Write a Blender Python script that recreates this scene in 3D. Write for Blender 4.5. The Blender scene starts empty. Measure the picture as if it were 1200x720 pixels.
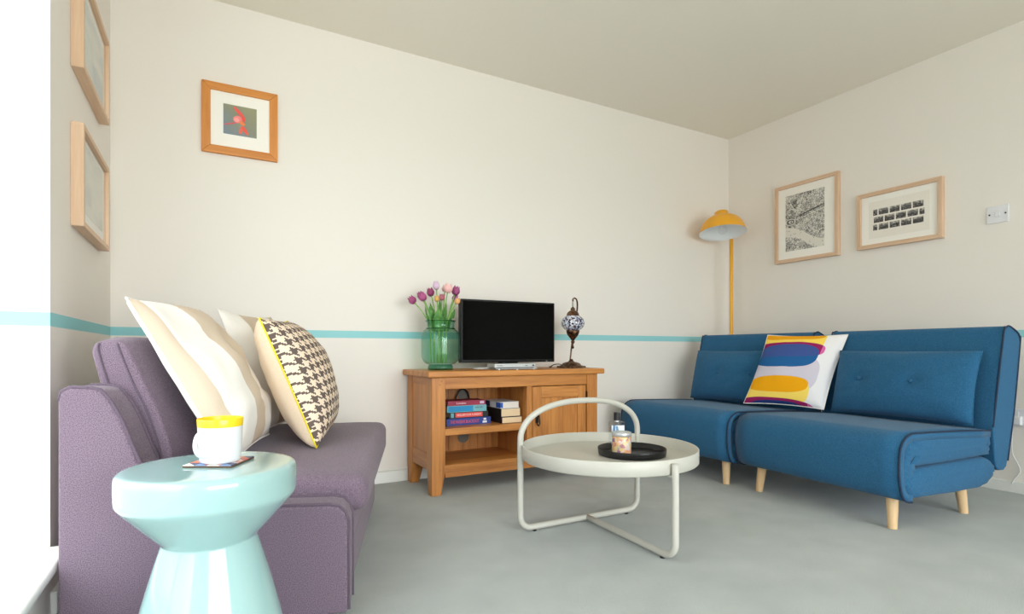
import bpy, bmesh, math, random
from mathutils import Vector, Matrix, noise
random.seed(4)
PI = math.pi
SC = bpy.context.scene
COL = SC.collection

# ------------------------------------------------------------------ helpers
def lin(c):
    r = []
    for v in c[:3]:
        v = v / 255.0
        r.append(v / 12.92 if v <= 0.04045 else ((v + 0.055) / 1.055) ** 2.4)
    return (r[0], r[1], r[2], 1.0)

class X:
    """tiny arithmetic on shader sockets"""
    def __init__(s, nt, k): s.nt, s.k = nt, k
    def _m(s, op, *o, clamp=False):
        n = s.nt.nodes.new('ShaderNodeMath'); n.operation = op; n.use_clamp = clamp
        for i, a in enumerate((s,) + o):
            if isinstance(a, X): s.nt.links.new(a.k, n.inputs[i])
            else: n.inputs[i].default_value = a
        return X(s.nt, n.outputs[0])
    def __add__(s, o): return s._m('ADD', o)
    def __sub__(s, o): return s._m('SUBTRACT', o)
    def __mul__(s, o): return s._m('MULTIPLY', o)
    def __truediv__(s, o): return s._m('DIVIDE', o)
    def lt(s, o): return s._m('LESS_THAN', o)
    def gt(s, o): return s._m('GREATER_THAN', o)
    def floor(s): return s._m('FLOOR')
    def mod(s, o): return s._m('FLOORED_MODULO', o)
    def absv(s): return s._m('ABSOLUTE')
    def pw(s, o): return s._m('POWER', o)
    def mx(s, o): return s._m('MAXIMUM', o)
    def sin(s): return s._m('SINE')
    def inv(s): return (s * -1.0) + 1.0

class Mat:
    def __init__(s, name, color=(200, 200, 200), rough=0.6, metal=0.0, spec=0.5, **kw):
        s.m = bpy.data.materials.new(name); s.m.use_nodes = True
        s.nt = s.m.node_tree; s.p = s.nt.nodes['Principled BSDF']
        s.p.inputs['Base Color'].default_value = lin(color)
        s.p.inputs['Roughness'].default_value = rough
        s.p.inputs['Metallic'].default_value = metal
        s.p.inputs['Specular IOR Level'].default_value = spec
        for k, v in kw.items(): s.p.inputs[k.replace('_', ' ')].default_value = v
        s.tc = None
    def n(s, t, **kw):
        nd = s.nt.nodes.new(t)
        for k, v in kw.items(): setattr(nd, k, v)
        return nd
    def coord(s):
        if s.tc is None: s.tc = s.n('ShaderNodeTexCoord')
        return s.tc.outputs['Object']
    def xyz(s):
        sp = s.n('ShaderNodeSeparateXYZ'); s.nt.links.new(s.coord(), sp.inputs[0])
        return [X(s.nt, sp.outputs[i]) for i in range(3)]
    def mapped(s, scale):
        mp = s.n('ShaderNodeMapping'); mp.inputs['Scale'].default_value = scale
        s.nt.links.new(s.coord(), mp.inputs[0]); return mp.outputs[0]
    def noise(s, scale, detail=3, vec=None, rough=0.5):
        nd = s.n('ShaderNodeTexNoise'); nd.inputs['Scale'].default_value = scale
        nd.inputs['Detail'].default_value = detail; nd.inputs['Roughness'].default_value = rough
        s.nt.links.new(vec or s.coord(), nd.inputs['Vector'])
        return nd.outputs['Fac']
    def voro(s, scale, vec=None, out='Color', feature='F1'):
        nd = s.n('ShaderNodeTexVoronoi', feature=feature); nd.inputs['Scale'].default_value = scale
        s.nt.links.new(vec or s.coord(), nd.inputs['Vector']); return nd.outputs[out]
    def ramp(s, fac, stops, interp='LINEAR'):
        nd = s.n('ShaderNodeValToRGB'); cr = nd.color_ramp; cr.interpolation = interp
        while len(cr.elements) < len(stops): cr.elements.new(0.5)
        for e, (p, c) in zip(cr.elements, stops): e.position = p; e.color = lin(c)
        s.nt.links.new(fac.k if isinstance(fac, X) else fac, nd.inputs[0]); return nd.outputs[0]
    def mix(s, fac, a, b):
        nd = s.n('ShaderNodeMix', data_type='RGBA')
        for sock, v in ((nd.inputs[0], fac), (nd.inputs[6], a), (nd.inputs[7], b)):
            if isinstance(v, X): s.nt.links.new(v.k, sock)
            elif isinstance(v, bpy.types.NodeSocket): s.nt.links.new(v, sock)
            elif isinstance(v, (int, float)): sock.default_value = v
            else: sock.default_value = lin(v)
        return nd.outputs[2]
    def color(s, sock): s.nt.links.new(sock, s.p.inputs['Base Color']); return s
    def bump(s, fac, strength=0.2, dist=0.002):
        b = s.n('ShaderNodeBump'); b.inputs['Strength'].default_value = strength
        b.inputs['Distance'].default_value = dist
        s.nt.links.new(fac.k if isinstance(fac, X) else fac, b.inputs['Height'])
        s.nt.links.new(b.outputs[0], s.p.inputs['Normal']); return s

def fabric(name, a, b, scale=600, sheen=0.15, bump=0.35):
    m = Mat(name, a, 0.95, spec=0.15)
    m.p.inputs['Sheen Weight'].default_value = sheen
    f = m.noise(scale, 2)
    m.color(m.ramp(f, [(0.35, a), (0.65, b)]))
    wv = m.noise(scale * 0.8, 1); m.bump(wv, bump, 0.0015)
    return m

def wood(name, a, b, axis='x', scale=1.0, rough=0.4):
    m = Mat(name, a, rough)
    st = {'x': (1.6, 26, 26), 'y': (26, 1.6, 26), 'z': (26, 26, 1.6)}[axis]
    st = tuple(v * scale for v in st)
    v = m.mapped(st)
    f = m.noise(1.0, 5, v, 0.6)
    f2 = m.noise(3.5, 3, v, 0.6)
    x = X(m.nt, f) * 0.7 + X(m.nt, f2) * 0.3
    m.color(m.ramp(x, [(0.32, a), (0.62, b)]))
    m.bump(x, 0.08, 0.001)
    return m

def sobj(name, bm, mat, parent=None, smooth=False, bevel=0, seg=3, sub=0, angle=40):
    me = bpy.data.meshes.new(name)
    bmesh.ops.recalc_face_normals(bm, faces=bm.faces)
    bm.to_mesh(me); bm.free()
    o = bpy.data.objects.new(name, me); COL.objects.link(o)
    mats = mat if isinstance(mat, (list, tuple)) else [mat]
    for m in mats: me.materials.append(m.m if isinstance(m, Mat) else m)
    if parent is not None: o.parent = parent
    if bevel:
        b = o.modifiers.new('bevel', 'BEVEL'); b.width = bevel; b.segments = seg
        b.limit_method = 'ANGLE'; b.angle_limit = math.radians(angle)
        b.harden_normals = False
    if sub:
        q = o.modifiers.new('sub', 'SUBSURF'); q.levels = sub; q.render_levels = sub
    if smooth or bevel or sub:
        for p in me.polygons: p.use_smooth = True
        if bevel and not smooth:
            w = o.modifiers.new('wn', 'WEIGHTED_NORMAL'); w.keep_sharp = True
    return o

def tag(o, label, cat, group=None, kind=None):
    if label: o['label'] = label
    if cat: o['category'] = cat
    if group: o['group'] = group
    if kind: o['kind'] = kind
    return o

def thing(name, label, cat, loc=(0, 0, 0), rotz=0.0, group=None, mat=None):
    o = bpy.data.objects.new(name, None); COL.objects.link(o)
    o.empty_display_size = 0.05
    if mat is not None: o.matrix_world = mat
    else: o.location = loc; o.rotation_euler = (0, 0, rotz)
    return tag(o, label, cat, group)

def frame_mat(origin, xdir, up):
    x = Vector(xdir).normalized(); z = Vector(up); z = (z - x * z.dot(x)).normalized()
    y = z.cross(x)
    m = Matrix((x, y, z)).transposed().to_4x4(); m.translation = Vector(origin); return m

def B(): return bmesh.new()

def box(bm, x0, x1, y0, y1, z0, z1, mi=0, mtx=None):
    vs = [bm.verts.new((x, y, z)) for x in (x0, x1) for y in (y0, y1) for z in (z0, z1)]
    if mtx:
        for v in vs: v.co = mtx @ v.co
    for a in ((0, 1, 3, 2), (4, 6, 7, 5), (0, 4, 5, 1), (2, 3, 7, 6), (0, 2, 6, 4), (1, 5, 7, 3)):
        f = bm.faces.new([vs[i] for i in a]); f.material_index = mi
    return bm

def hexa(bm, bot, top):
    """bot/top: four (x,y,z) each"""
    b = [bm.verts.new(p) for p in bot]; t = [bm.verts.new(p) for p in top]
    bm.faces.new(b[::-1]); bm.faces.new(t)
    for i in range(4): bm.faces.new((b[i], b[(i + 1) % 4], t[(i + 1) % 4], t[i]))
    return bm

def lathe(bm, prof, seg=48, c=(0, 0, 0), closed=False, mtx=None):
    rings = []
    for r, z in prof:
        if r < 1e-6: rings.append([bm.verts.new((c[0], c[1], c[2] + z))])
        else: rings.append([bm.verts.new((c[0] + r * math.cos(2 * PI * i / seg), c[1] + r * math.sin(2 * PI * i / seg), c[2] + z)) for i in range(seg)])
    if mtx:
        for rg in rings:
            for v in rg: v.co = mtx @ v.co
    pairs = list(zip(rings, rings[1:]))
    if closed: pairs.append((rings[-1], rings[0]))
    for a, b in pairs:
        if len(a) == 1 and len(b) == 1: continue
        for i in range(seg):
            j = (i + 1) % seg
            if len(a) == 1: bm.faces.new((a[0], b[j], b[i]))
            elif len(b) == 1: bm.faces.new((a[i], a[j], b[0]))
            else: bm.faces.new((a[i], a[j], b[j], b[i]))
    if not closed:
        for rg in (rings[0], rings[-1]):
            if len(rg) > 1 and False: bm.faces.new(rg)
    return bm

def cr(pts, n=8, closed=False):
    P = [Vector(p) for p in pts]; out = []
    m = len(P); rng = range(m if closed else m - 1)
    for i in rng:
        if closed: a, b, c, d = P[i - 1], P[i], P[(i + 1) % m], P[(i + 2) % m]
        else:
            b, c = P[i], P[i + 1]; a = P[i - 1] if i > 0 else b * 2 - c; d = P[i + 2] if i + 2 < m else c * 2 - b
        for k in range(n):
            t = k / n
            out.append(0.5 * ((2 * b) + (c - a) * t + (2 * a - 5 * b + 4 * c - d) * t * t + (3 * b - a - 3 * c + d) * t ** 3))
    if not closed: out.append(P[-1])
    return out

def tube(bm, pts, r, seg=10, closed=False):
    P = [Vector(p) for p in pts]; n = len(P); rings = []
    nrm = None
    for i in range(n):
        if closed: t = (P[(i + 1) % n] - P[i - 1]).normalized()
        else: t = (P[min(i + 1, n - 1)] - P[max(i - 1, 0)]).normalized()
        if nrm is None:
            a = Vector((0, 0, 1)) if abs(t.z) < 0.9 else Vector((1, 0, 0))
            nrm = (a - t * a.dot(t)).normalized()
        else: nrm = (nrm - t * nrm.dot(t)).normalized()
        bi = t.cross(nrm)
        rr = r[i] if isinstance(r, (list, tuple)) else r
        rings.append([bm.verts.new(P[i] + (nrm * math.cos(2 * PI * k / seg) + bi * math.sin(2 * PI * k / seg)) * rr) for k in range(seg)])
    for i in range(n if closed else n - 1):
        a, b = rings[i], rings[(i + 1) % n]
        off = 0
        if closed and i == n - 1:
            off = min(range(seg), key=lambda q: (a[0].co - b[q].co).length)
        for k in range(seg):
            bm.faces.new((a[k], a[(k + 1) % seg], b[(k + 1 + off) % seg], b[(k + off) % seg]))
    if not closed:
        bm.faces.new(rings[0][::-1]); bm.faces.new(rings[-1])
    return bm

def extrude(bm, prof, y0, y1):
    """prof in (x,z), extruded along y"""
    a = [bm.verts.new((x, y0, z)) for x, z in prof]; b = [bm.verts.new((x, y1, z)) for x, z in prof]
    bm.faces.new(a); bm.faces.new(b[::-1]); n = len(prof)
    for i in range(n): bm.faces.new((a[i], b[i], b[(i + 1) % n], a[(i + 1) % n]))
    return bm

def text_bm(s, size, depth=0.0004, sx=1.0):
    cu = bpy.data.curves.new('t', 'FONT'); cu.body = s; cu.size = size; cu.extrude = depth; cu.align_x = 'CENTER'; cu.align_y = 'CENTER'
    o = bpy.data.objects.new('t', cu); COL.objects.link(o)
    dg = bpy.context.evaluated_depsgraph_get()
    me = bpy.data.meshes.new_from_object(o.evaluated_get(dg))
    bm = bmesh.new(); bm.from_mesh(me)
    bpy.data.objects.remove(o); bpy.data.curves.remove(cu); bpy.data.meshes.remove(me)
    for v in bm.verts: v.co = Vector((v.co.x * sx, -v.co.z, v.co.y))   # stand up, facing -y
    return bm

def pillow_bm(W, H, T, side, n=26, pinch=0.07, pw=0.5, wr=0.006, seed=0.0, shear=0.0):
    """side: -1 front (towards -y), +1 back.  x -W/2..W/2, z 0..H"""
    bm = B(); g = []
    for i in range(n + 1):
        row = []
        for j in range(n + 1):
            u, v = -1 + 2 * i / n, -1 + 2 * j / n
            # denser near the rim
            u = math.sin(u * PI / 2) * 0.6 + u * 0.4; v = math.sin(v * PI / 2) * 0.6 + v * 0.4
            x = W / 2 * u * (1 - pinch * (1 - v * v)); z = H / 2 * v * (1 - pinch * (1 - u * u))
            t = T / 2 * (max(0, (1 - u * u)) * max(0, (1 - v * v))) ** pw
            edge = min(1.0, 4 * (1 - max(abs(u), abs(v))))
            w = noise.noise(Vector((u * 1.7 + seed, v * 1.7, seed))) * wr * 1.6 + noise.noise(Vector((u * 4 + seed, v * 4 - u, seed * 2))) * wr
            t = t + w * edge
            row.append(bm.verts.new((x + shear * (z + H / 2), side * max(t, 0.0), z + H / 2)))
        g.append(row)
    for i in range(n):
        for j in range(n): bm.faces.new((g[i][j], g[i + 1][j], g[i + 1][j + 1], g[i][j + 1]))
    return bm

def pillow_rim(W, H, pinch=0.07, n=20, shear=0.0):
    pts = []
    for k in range(4):
        for i in range(n):
            s = -1 + 2 * i / n
            u, v = [(s, -1), (1, s), (-s, 1), (-1, -s)][k]
            z = H / 2 * v * (1 - pinch * (1 - u * u)) + H / 2
            pts.append((W / 2 * u * (1 - pinch * (1 - v * v)) + shear * z, 0, z))
    return pts

def merge(bms):
    out = B()
    for b in bms:
        me = bpy.data.meshes.new('tmp'); b.to_mesh(me); b.free(); out.from_mesh(me); bpy.data.meshes.remove(me)
    bmesh.ops.remove_doubles(out, verts=out.verts, dist=1e-5)
    return out

# ------------------------------------------------------------------ materials
WALLC = (235, 229, 222)
def wall_mat():
    m = Mat('wall_paint', WALLC, 0.85, spec=0.2)
    x, y, z = m.xyz()
    on = z.gt(0.786) * z.lt(0.824)
    m.color(m.mix(on, WALLC, (150, 208, 212)))
    m.bump(m.noise(90, 3), 0.06, 0.002)
    return m
M_wall = wall_mat()
M_ceil = Mat('ceiling_paint', (238, 232, 220), 0.9, spec=0.2); M_ceil.bump(M_ceil.noise(60, 3), 0.1, 0.002)
M_white = Mat('white_gloss_paint', (235, 235, 230), 0.35)
def carpet():
    m = Mat('carpet', (176, 176, 168), 1.0, spec=0.1)
    a = m.noise(420, 2); b = m.noise(6, 4)
    x = X(m.nt, a) * 0.78 + X(m.nt, b) * 0.22
    m.color(m.ramp(x, [(0.34, (150, 156, 154)), (0.5, (172, 178, 176)), (0.66, (190, 196, 195))]))
    m.bump(X(m.nt, a) * 0.7 + X(m.nt, m.noise(70, 3)) * 0.6, 0.5, 0.006)
    m.p.inputs['Sheen Weight'].default_value = 0.2
    return m
M_carpet = carpet()
M_purple = fabric('purple_wool', (92, 78, 92), (132, 114, 128), 420)
M_purple_d = fabric('purple_piping', (84, 72, 86), (108, 92, 106), 560)
M_blue = fabric('blue_linen', (28, 80, 118), (56, 110, 148), 460, sheen=0.1)
M_navy = Mat('navy_piping', (22, 42, 70), 0.8)
OA, OB = (156, 92, 38), (204, 138, 70)
M_oak = {a: wood('oak_' + a, OA, OB, a) for a in 'xyz'}
M_beech = wood('pale_beech', (214, 176, 128), (232, 200, 156), 'z', 0.8)
M_frame = {a: wood('limed_frame_' + a, (200, 164, 132), (226, 194, 164), a, 1.0, 0.5) for a in 'xz'}
M_oframe = {a: wood('orange_frame_' + a, (196, 118, 46), (220, 146, 70), a, 1.0, 0.4) for a in 'xz'}
M_mount = Mat('white_mount_board', (247, 243, 236), 0.8)
M_paper = Mat('ivory_paper', (240, 234, 224), 0.8)
M_ceramic = Mat('aqua_glazed_ceramic', (156, 190, 189), 0.12); M_ceramic.p.inputs['Coat Weight'].default_value = 0.5; M_ceramic.p.inputs['Coat Roughness'].default_value = 0.04
M_table = Mat('pale_grey_powder_coat', (192, 190, 180), 0.4)
M_black = Mat('black_metal', (18, 18, 22), 0.35)
M_iron = Mat('black_iron', (26, 24, 22), 0.45, 0.6)
M_bplastic = Mat('black_plastic', (8, 8, 9), 0.35, spec=0.25)
M_screen = Mat('screen_glass', (1, 1, 1), 0.10, spec=0.08)
M_silver = Mat('silver_plastic', (196, 198, 200), 0.3, 0.5)
M_lgrey = Mat('light_grey_plastic', (216, 216, 214), 0.35)
M_bronze = Mat('antique_bronze', (92, 66, 50), 0.35, 0.9); M_bronze.color(M_bronze.ramp(M_bronze.noise(60, 4), [(0.35, (50, 36, 30)), (0.65, (134, 98, 72))]))
M_yellow = Mat('mustard_enamel', (238, 170, 38), 0.4)
M_enamel = Mat('white_enamel', (236, 238, 240), 0.4)
M_brass = Mat('brass', (196, 150, 70), 0.3, 0.9)
M_mug = Mat('white_glaze', (222, 222, 225), 0.2)
M_mugy = Mat('yellow_glaze', (240, 204, 30), 0.25)
M_plast = Mat('white_switch_plastic', (226, 226, 230), 0.3)
M_dark = Mat('dark_slot', (20, 20, 20), 0.7)
M_rubber = Mat('black_cable', (14, 14, 14), 0.5)
M_cable_w = Mat('white_cable', (222, 222, 220), 0.45)
M_cork = Mat('cork_edge', (90, 70, 54), 0.8)

def glass_mat(name, tint, ior=1.45, dens=1.0, rough=0.0):
    m = bpy.data.materials.new(name); m.use_nodes = True; nt = m.node_tree
    for n in list(nt.nodes):
        if n.type != 'OUTPUT_MATERIAL': nt.nodes.remove(n)
    out = [n for n in nt.nodes if n.type == 'OUTPUT_MATERIAL'][0]
    tr = nt.nodes.new('ShaderNodeBsdfTransparent'); tr.inputs[0].default_value = lin(tint)
    gl = nt.nodes.new('ShaderNodeBsdfGlossy'); gl.inputs['Roughness'].default_value = rough
    fr = nt.nodes.new('ShaderNodeFresnel'); ge = nt.nodes.new('ShaderNodeNewGeometry')
    mr = nt.nodes.new('ShaderNodeMapRange'); mr.inputs[3].default_value = ior; mr.inputs[4].default_value = 1 / ior
    nt.links.new(ge.outputs['Backfacing'], mr.inputs[0]); nt.links.new(mr.outputs[0], fr.inputs[0])
    mx = nt.nodes.new('ShaderNodeMixShader')
    nt.links.new(fr.outputs[0], mx.inputs[0]); nt.links.new(tr.outputs[0], mx.inputs[1]); nt.links.new(gl.outputs[0], mx.inputs[2])
    nt.links.new(mx.outputs[0], out.inputs[0]); return m
M_pane = glass_mat('window_glass', (250, 252, 252), 1.3)
M_vase = glass_mat('green_glass', (230, 247, 241), 1.4)
M_vase2 = glass_mat('thick_green_glass', (150, 206, 184), 1.5)
M_clear = glass_mat('clear_glass', (252, 253, 253), 1.4)
M_glaze = glass_mat('picture_glass', (255, 255, 255), 1.12)
M_bulb = glass_mat('bulb_glass', (252, 252, 252), 1.5)

def ell(u, v, cx, cy, rx, ry, ang=0.0, p=2.0):
    """mask of a (super)ellipse"""
    c, s = math.cos(ang), math.sin(ang)
    du, dv = u - cx, v - cy
    a = (du * c + dv * s) / rx; b = (dv * c - du * s) / ry
    return (a.absv().pw(p) + b.absv().pw(p)).lt(1.0)

# ------------------------------------------------------------------ room
XL, XR, YB, YF, H = -0.378, 3.573, 2.951, -2.9, 2.376
WY1, WY0, WZ0, WZ1 = 1.91, 0.30, 0.165, 2.1    # window opening in the left wall
WT = 0.33
def struct(name, bm, mat, **k):
    o = sobj(name, bm, mat, **k); o['kind'] = 'structure'; return o
struct('floor', box(B(), XL - WT, XR + .15, YF - .15, YB + .15, -.1, 0), M_carpet)
struct('ceiling', box(B(), XL - WT, XR + .15, YF - .15, YB + .15, H, H + .1), M_ceil)
struct('wall_back', box(B(), XL - WT, XR + .15, YB, YB + .15, 0, H), M_wall)
struct('wall_right', box(B(), XR, XR + .15, YF - .15, YB, 0, H), M_wall)
bm = B()
box(bm, XL - WT, XL, WY1, YB, 0, H)
box(bm, XL - WT, XL, WY0, WY1, 0, WZ0)
box(bm, XL - WT, XL, WY0, WY1, WZ1, H)
box(bm, XL - WT, XL, YF, WY0, 0, H)
struct('wall_left', bm, M_wall)
bm = B()
FX0, FX1, FZ0, FZ1 = -.3, 2.9, .06, 2.16  # opening for the added fill window
box(bm, XL - WT, FX0, YF - .15, YF, 0, H); box(bm, FX1, XR, YF - .15, YF, 0, H)
box(bm, FX0, FX1, YF - .15, YF, 0, FZ0); box(bm, FX0, FX1, YF - .15, YF, FZ1, H)
struct('wall_front', bm, M_wall)
def window(name, x0, x1, y0, y1, z0, z1, axis, nm):
    bm = B(); t = .055
    def bar(a0, a1, b0, b1):
        if axis == 'y': box(bm, x0, x1, a0, a1, b0, b1)
        else: box(bm, a0, a1, y0, y1, b0, b1)
    a0, a1 = (y0, y1) if axis == 'y' else (x0, x1)
    bar(a0, a1, z0, z0 + t); bar(a0, a1, z1 - t, z1); bar(a0, a0 + t, z0 + t, z1 - t); bar(a1 - t, a1, z0 + t, z1 - t)
    for k in range(1, nm):
        c = a0 + (a1 - a0) * k / nm; bar(c - t / 2, c + t / 2, z0 + t, z1 - t)
    w = struct(name, bm, M_white, bevel=.006)
    gb = B()
    if axis == 'y': box(gb, (x0 + x1) / 2 - .003, (x0 + x1) / 2 + .003, y0 + t, y1 - t, z0 + t, z1 - t)
    else: box(gb, x0 + t, x1 - t, (y0 + y1) / 2 - .003, (y0 + y1) / 2 + .003, z0 + t, z1 - t)
    sobj('window_pane', gb, M_pane, w)
window('window_1', XL - WT + .02, XL - WT + .07, WY0, WY1, WZ0 + .024, WZ1, 'y', 2)
window('added_fill_window', FX0, FX1, YF - .13, YF - .08, FZ0, FZ1, 'x', 3)  # unseen window added behind the camera to let in fill daylight
struct('trim_1', box(B(), XL - WT + .07, -.332, WY0 - .02, WY1, WZ0, WZ0 + .024), M_white, bevel=.009)
# skirting boards
def skirting(name, prof, pts):
    pass
def skirt(name, bm): struct(name, bm, M_white, bevel=.004)
bm = box(B(), XL, XR, YB - .016, YB, 0, .062); box(bm, XL, XR, YB - .009, YB, .066, .074); skirt('baseboard_back', bm)
skirt('baseboard_right', box(B(), XR - .016, XR, YF, YB - .016, 0, .058))
bm = box(B(), XL, XL + .016, WY1, YB - .016, 0, .062); skirt('baseboard_left', bm)
skirt('baseboard_front', box(B(), XL, XR - .016, YF, YF + .016, 0, .062))

# ------------------------------------------------------------------ pictures
def picture(label, center, xdir, W, Hh, fw, depth, frame_mats, mount, art_rects, group=None, cat='picture frame', bev=.002, mount2=None):
    t = thing('picture_frame', label, cat, mat=frame_mat(center, xdir, (0, 0, 1)), group=group)
    w, h = W / 2, Hh / 2
    def strip(pts, m):     # mitred moulding piece, face towards -y
        bm = B()
        hexa(bm, [(x, 0, z) for x, z in pts], [(x, -depth, z) for x, z in pts])
        return bm
    o = [(-w, -h), (w, -h), (w, h), (-w, h)]; i = [(-w + fw, -h + fw), (w - fw, -h + fw), (w - fw, h - fw), (-w + fw, h - fw)]
    for k in range(4):
        q = (k + 1) % 4
        sobj('frame_rail', strip([o[k], o[q], i[q], i[k]], None), frame_mats['x' if k % 2 == 0 else 'z'], t, bevel=bev, seg=2)
    sobj('mount', box(B(), -w + fw, w - fw, -depth * .55, -.002, -h + fw, h - fw), mount, t)
    if mount2:
        sobj('paper', box(B(), mount2[0], mount2[1], -depth * .55 - .0006, -depth * .5, mount2[2], mount2[3]), M_paper, t)
    for nm, (x0, x1, z0, z1), mat in art_rects:
        sobj(nm, box(B(), x0, x1, -depth * .55 - .0012, -depth * .5, z0, z1), mat, t)
    sobj('glazing', box(B(), -w + fw, w - fw, -depth * .72, -depth * .70, -h + fw, h - fw), M_glaze, t)
    return t

# dragonfly photograph (back wall)
def red_print():
    m = Mat('red_insect_print', (130, 130, 110), 0.6)
    x, y, z = m.xyz()
    u, v = x / .144 + .5, z / .142 + .5            # 0..1 inside the print
    f = X(m.nt, m.noise(9, 3)) * .5 + v * .35 + u * .25
    bg = m.ramp(f, [(0.35, (124, 138, 150)), (0.55, (140, 142, 124)), (0.8, (152, 150, 118))])
    for cx, cy, rx, ry, a, c in [
        (.22, .40, .25, .022, .32, (226, 84, 104)), (.41, .57, .135, .12, .3, (242, 132, 132)), (.38, .55, .08, .07, -.2, (250, 164, 158)),
        (.46, .80, .24, .055, -.82, (238, 86, 76)), (.585, .62, .11, .05, 1.75, (236, 80, 62)), (.55, .46, .09, .06, -.6, (244, 132, 70)),
        (.515, .23, .15, .048, 1.32, (240, 104, 84)), (.635, .23, .16, .052, -1.02, (236, 92, 74))]:
        bg = m.mix(ell(u, v, cx, cy, rx, ry, a), bg, c)
    m.color(bg); return m
# frame outer X -0.031..0.297, Z 1.652..1.985
picture('wide orange wood picture frame with red insect print on long wall', (.133, YB, 1.8185), (1, 0, 0), .328, .333, .037, .02, M_oframe, M_mount,
        [('print', (-.074, .070, -.067, .075), red_print())], bev=.003)

# town map (right wall, left)
def map_print():
    m = Mat('engraved_map_print', (200, 200, 200), 0.7)
    x, y, z = m.xyz()
    u, v = x / .278 + .5, z / .388 + .5
    n1 = X(m.nt, m.noise(38, 6, rough=.75)); n2 = X(m.nt, m.voro(60, out='Distance', feature='DISTANCE_TO_EDGE'))
    big = X(m.nt, m.noise(7, 3))
    f = n1 * .75 + big * .55 - n2.lt(.06) * .16
    art = m.ramp(f, [(0.42, (64, 62, 60)), (0.54, (134, 131, 126)), (0.66, (208, 204, 197)), (.78, (230, 226, 217))])
    # streets
    for cx, cy, rx, ry, a in [(.62, .60, .6, .006, .15), (.35, .8, .4, .008, 1.1), (.75, .75, .4, .006, -1.2), (.15, .8, .3, .007, -.9), (.5, .66, .5, .006, -.25)]:
        art = m.mix(ell(u, v, cx, cy, rx, ry, a), art, (226, 222, 214))
    art = m.mix(ell(u, v, .63, .66, .40, .012, .18), art, (80, 78, 74))
    riv = (v - (u * -.30 + .345) - ((u * 6.0).sin() * .03)).absv().lt(.085)
    dots = X(m.nt, m.voro(55, out='Distance')).lt(.16)
    art = m.mix(riv, art, m.mix(dots, (228, 224, 214), (90, 88, 84)))
    art = m.mix(ell(u, v, .10, .52, .14, .06), art, (214, 210, 202))
    art = m.mix(ell(u, v, .10, .52, .10, .042, p=3.0), art, (100, 96, 92))
    art = m.mix(ell(u, v, .11, .52, .06, .026), art, (216, 212, 204))
    art = m.mix(ell(u, v, .12, .52, .02, .014), art, (40, 38, 36))
    m.color(art); return m
picture('tall pale wood framed engraved river map near the corner', (XR, 2.304, 1.608), (0, -1, 0), .455, .544, .024, .03, M_frame, M_mount,
        [('print', (-.148, .130, -.194, .194), map_print())])
# fifteen small engravings
def views_print():
    m = Mat('small_engravings_print', (228, 222, 208), 0.7)
    x, y, z = m.xyz()
    W_, R_ = .0615, .0455
    row = ((z + .0683) / R_).floor()
    cx_ = (x + .137) / W_ + (row.mod(2.0).inv() * .55)
    fx = cx_ - cx_.floor(); fz = (z + .0683) / R_ - row
    inside = fx.gt(.06) * fx.lt(.94) * fz.gt(.10) * fz.lt(.90)
    lim = x.gt(-.137) * x.lt(.138) * z.gt(-.0683) * z.lt(.0683)
    n1 = X(m.nt, m.noise(120, 5, rough=.7))
    sky = ((fz - .62 - (X(m.nt, m.noise(60, 3)) - .5) * 1.2) * 2.2)._m('ADD', .3, clamp=True)
    f = n1 * 1.7 + sky * .35 - .42
    art = m.ramp(f, [(0.34, (40, 38, 38)), (0.52, (104, 100, 98)), (0.66, (168, 164, 158)), (.85, (222, 216, 206))])
    m.color(m.mix(inside * lim, (240, 234, 224), art)); return m
picture('wide pale wood framed sheet of small engravings beside the map', (XR, 1.733, 1.516), (0, -1, 0), .458, .342, .024, .03, M_frame, M_mount,
        [('print', (-.150, .150, -.100, .100), views_print())], mount2=(-.163, .163, -.112, .112))
# two pale pictures on the left wall
def pale_print(seed, a, b, c):
    m = Mat('pale_print', a, 0.6)
    v = m.mapped((3, 3, 9)); mp = v.node; mp.inputs['Location'].default_value = (seed, seed, 0)
    m.color(m.ramp(m.noise(2.2, 5, v), [(0.35, a), (0.5, b), (0.65, c)])); return m
picture('upper pale wood picture with bluish print on left wall', (XL, 2.415, 1.772), (0, 1, 0), .51, .326, .018, .034, M_frame, M_mount,
        [('print', (-.20, .20, -.115, .115), pale_print(3, (176, 192, 196), (208, 212, 206), (222, 222, 212)))])
picture('lower pale wood picture with grey print on left wall', (XL, 2.415, 1.274), (0, 1, 0), .51, .326, .018, .034, M_frame, M_mount,
        [('print', (-.19, .19, -.10, .13), pale_print(8, (196, 196, 186), (212, 212, 202), (222, 218, 206)))])

# ------------------------------------------------------------------ switch, socket
t = thing('light_switch', 'white square single light switch on the right wall', 'light switch', mat=frame_mat((XR, 1.269, 1.425), (0, -1, 0), (0, 0, 1)))
sobj('plate', box(B(), -.0455, .0455, -.009, 0, -.0445, .0445), M_plast, t, bevel=.003)
sobj('rocker', box(B(), -.011, .011, -.0135, -.008, -.014, .014), M_plast, t, bevel=.002)
for s in (-1, 1): sobj('screw', lathe(B(), [(0, .0), (.004, 0), (.004, .002), (0, .002)], 12, mtx=Matrix.Translation((s * .033, -.0085, 0)) @ Matrix.Rotation(PI / 2, 4, 'X')), M_dark, t)
t = thing('wall_socket', 'white double power socket low on wall beside blue sofa', 'socket', mat=frame_mat((XR, 1.160, .383), (0, -1, 0), (0, 0, 1)))
sobj('plate', box(B(), -.073, .073, -.011, 0, -.043, .043), M_plast, t, bevel=.003)
for s in (-1, 1):
    sobj('rocker', box(B(), s * .03 - .007, s * .03 + .007, -.0145, -.01, .008, .03), M_plast, t, bevel=.0015)
bm = box(B(), .027, .033, -.0118, -.0105, .0, .006)
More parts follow.
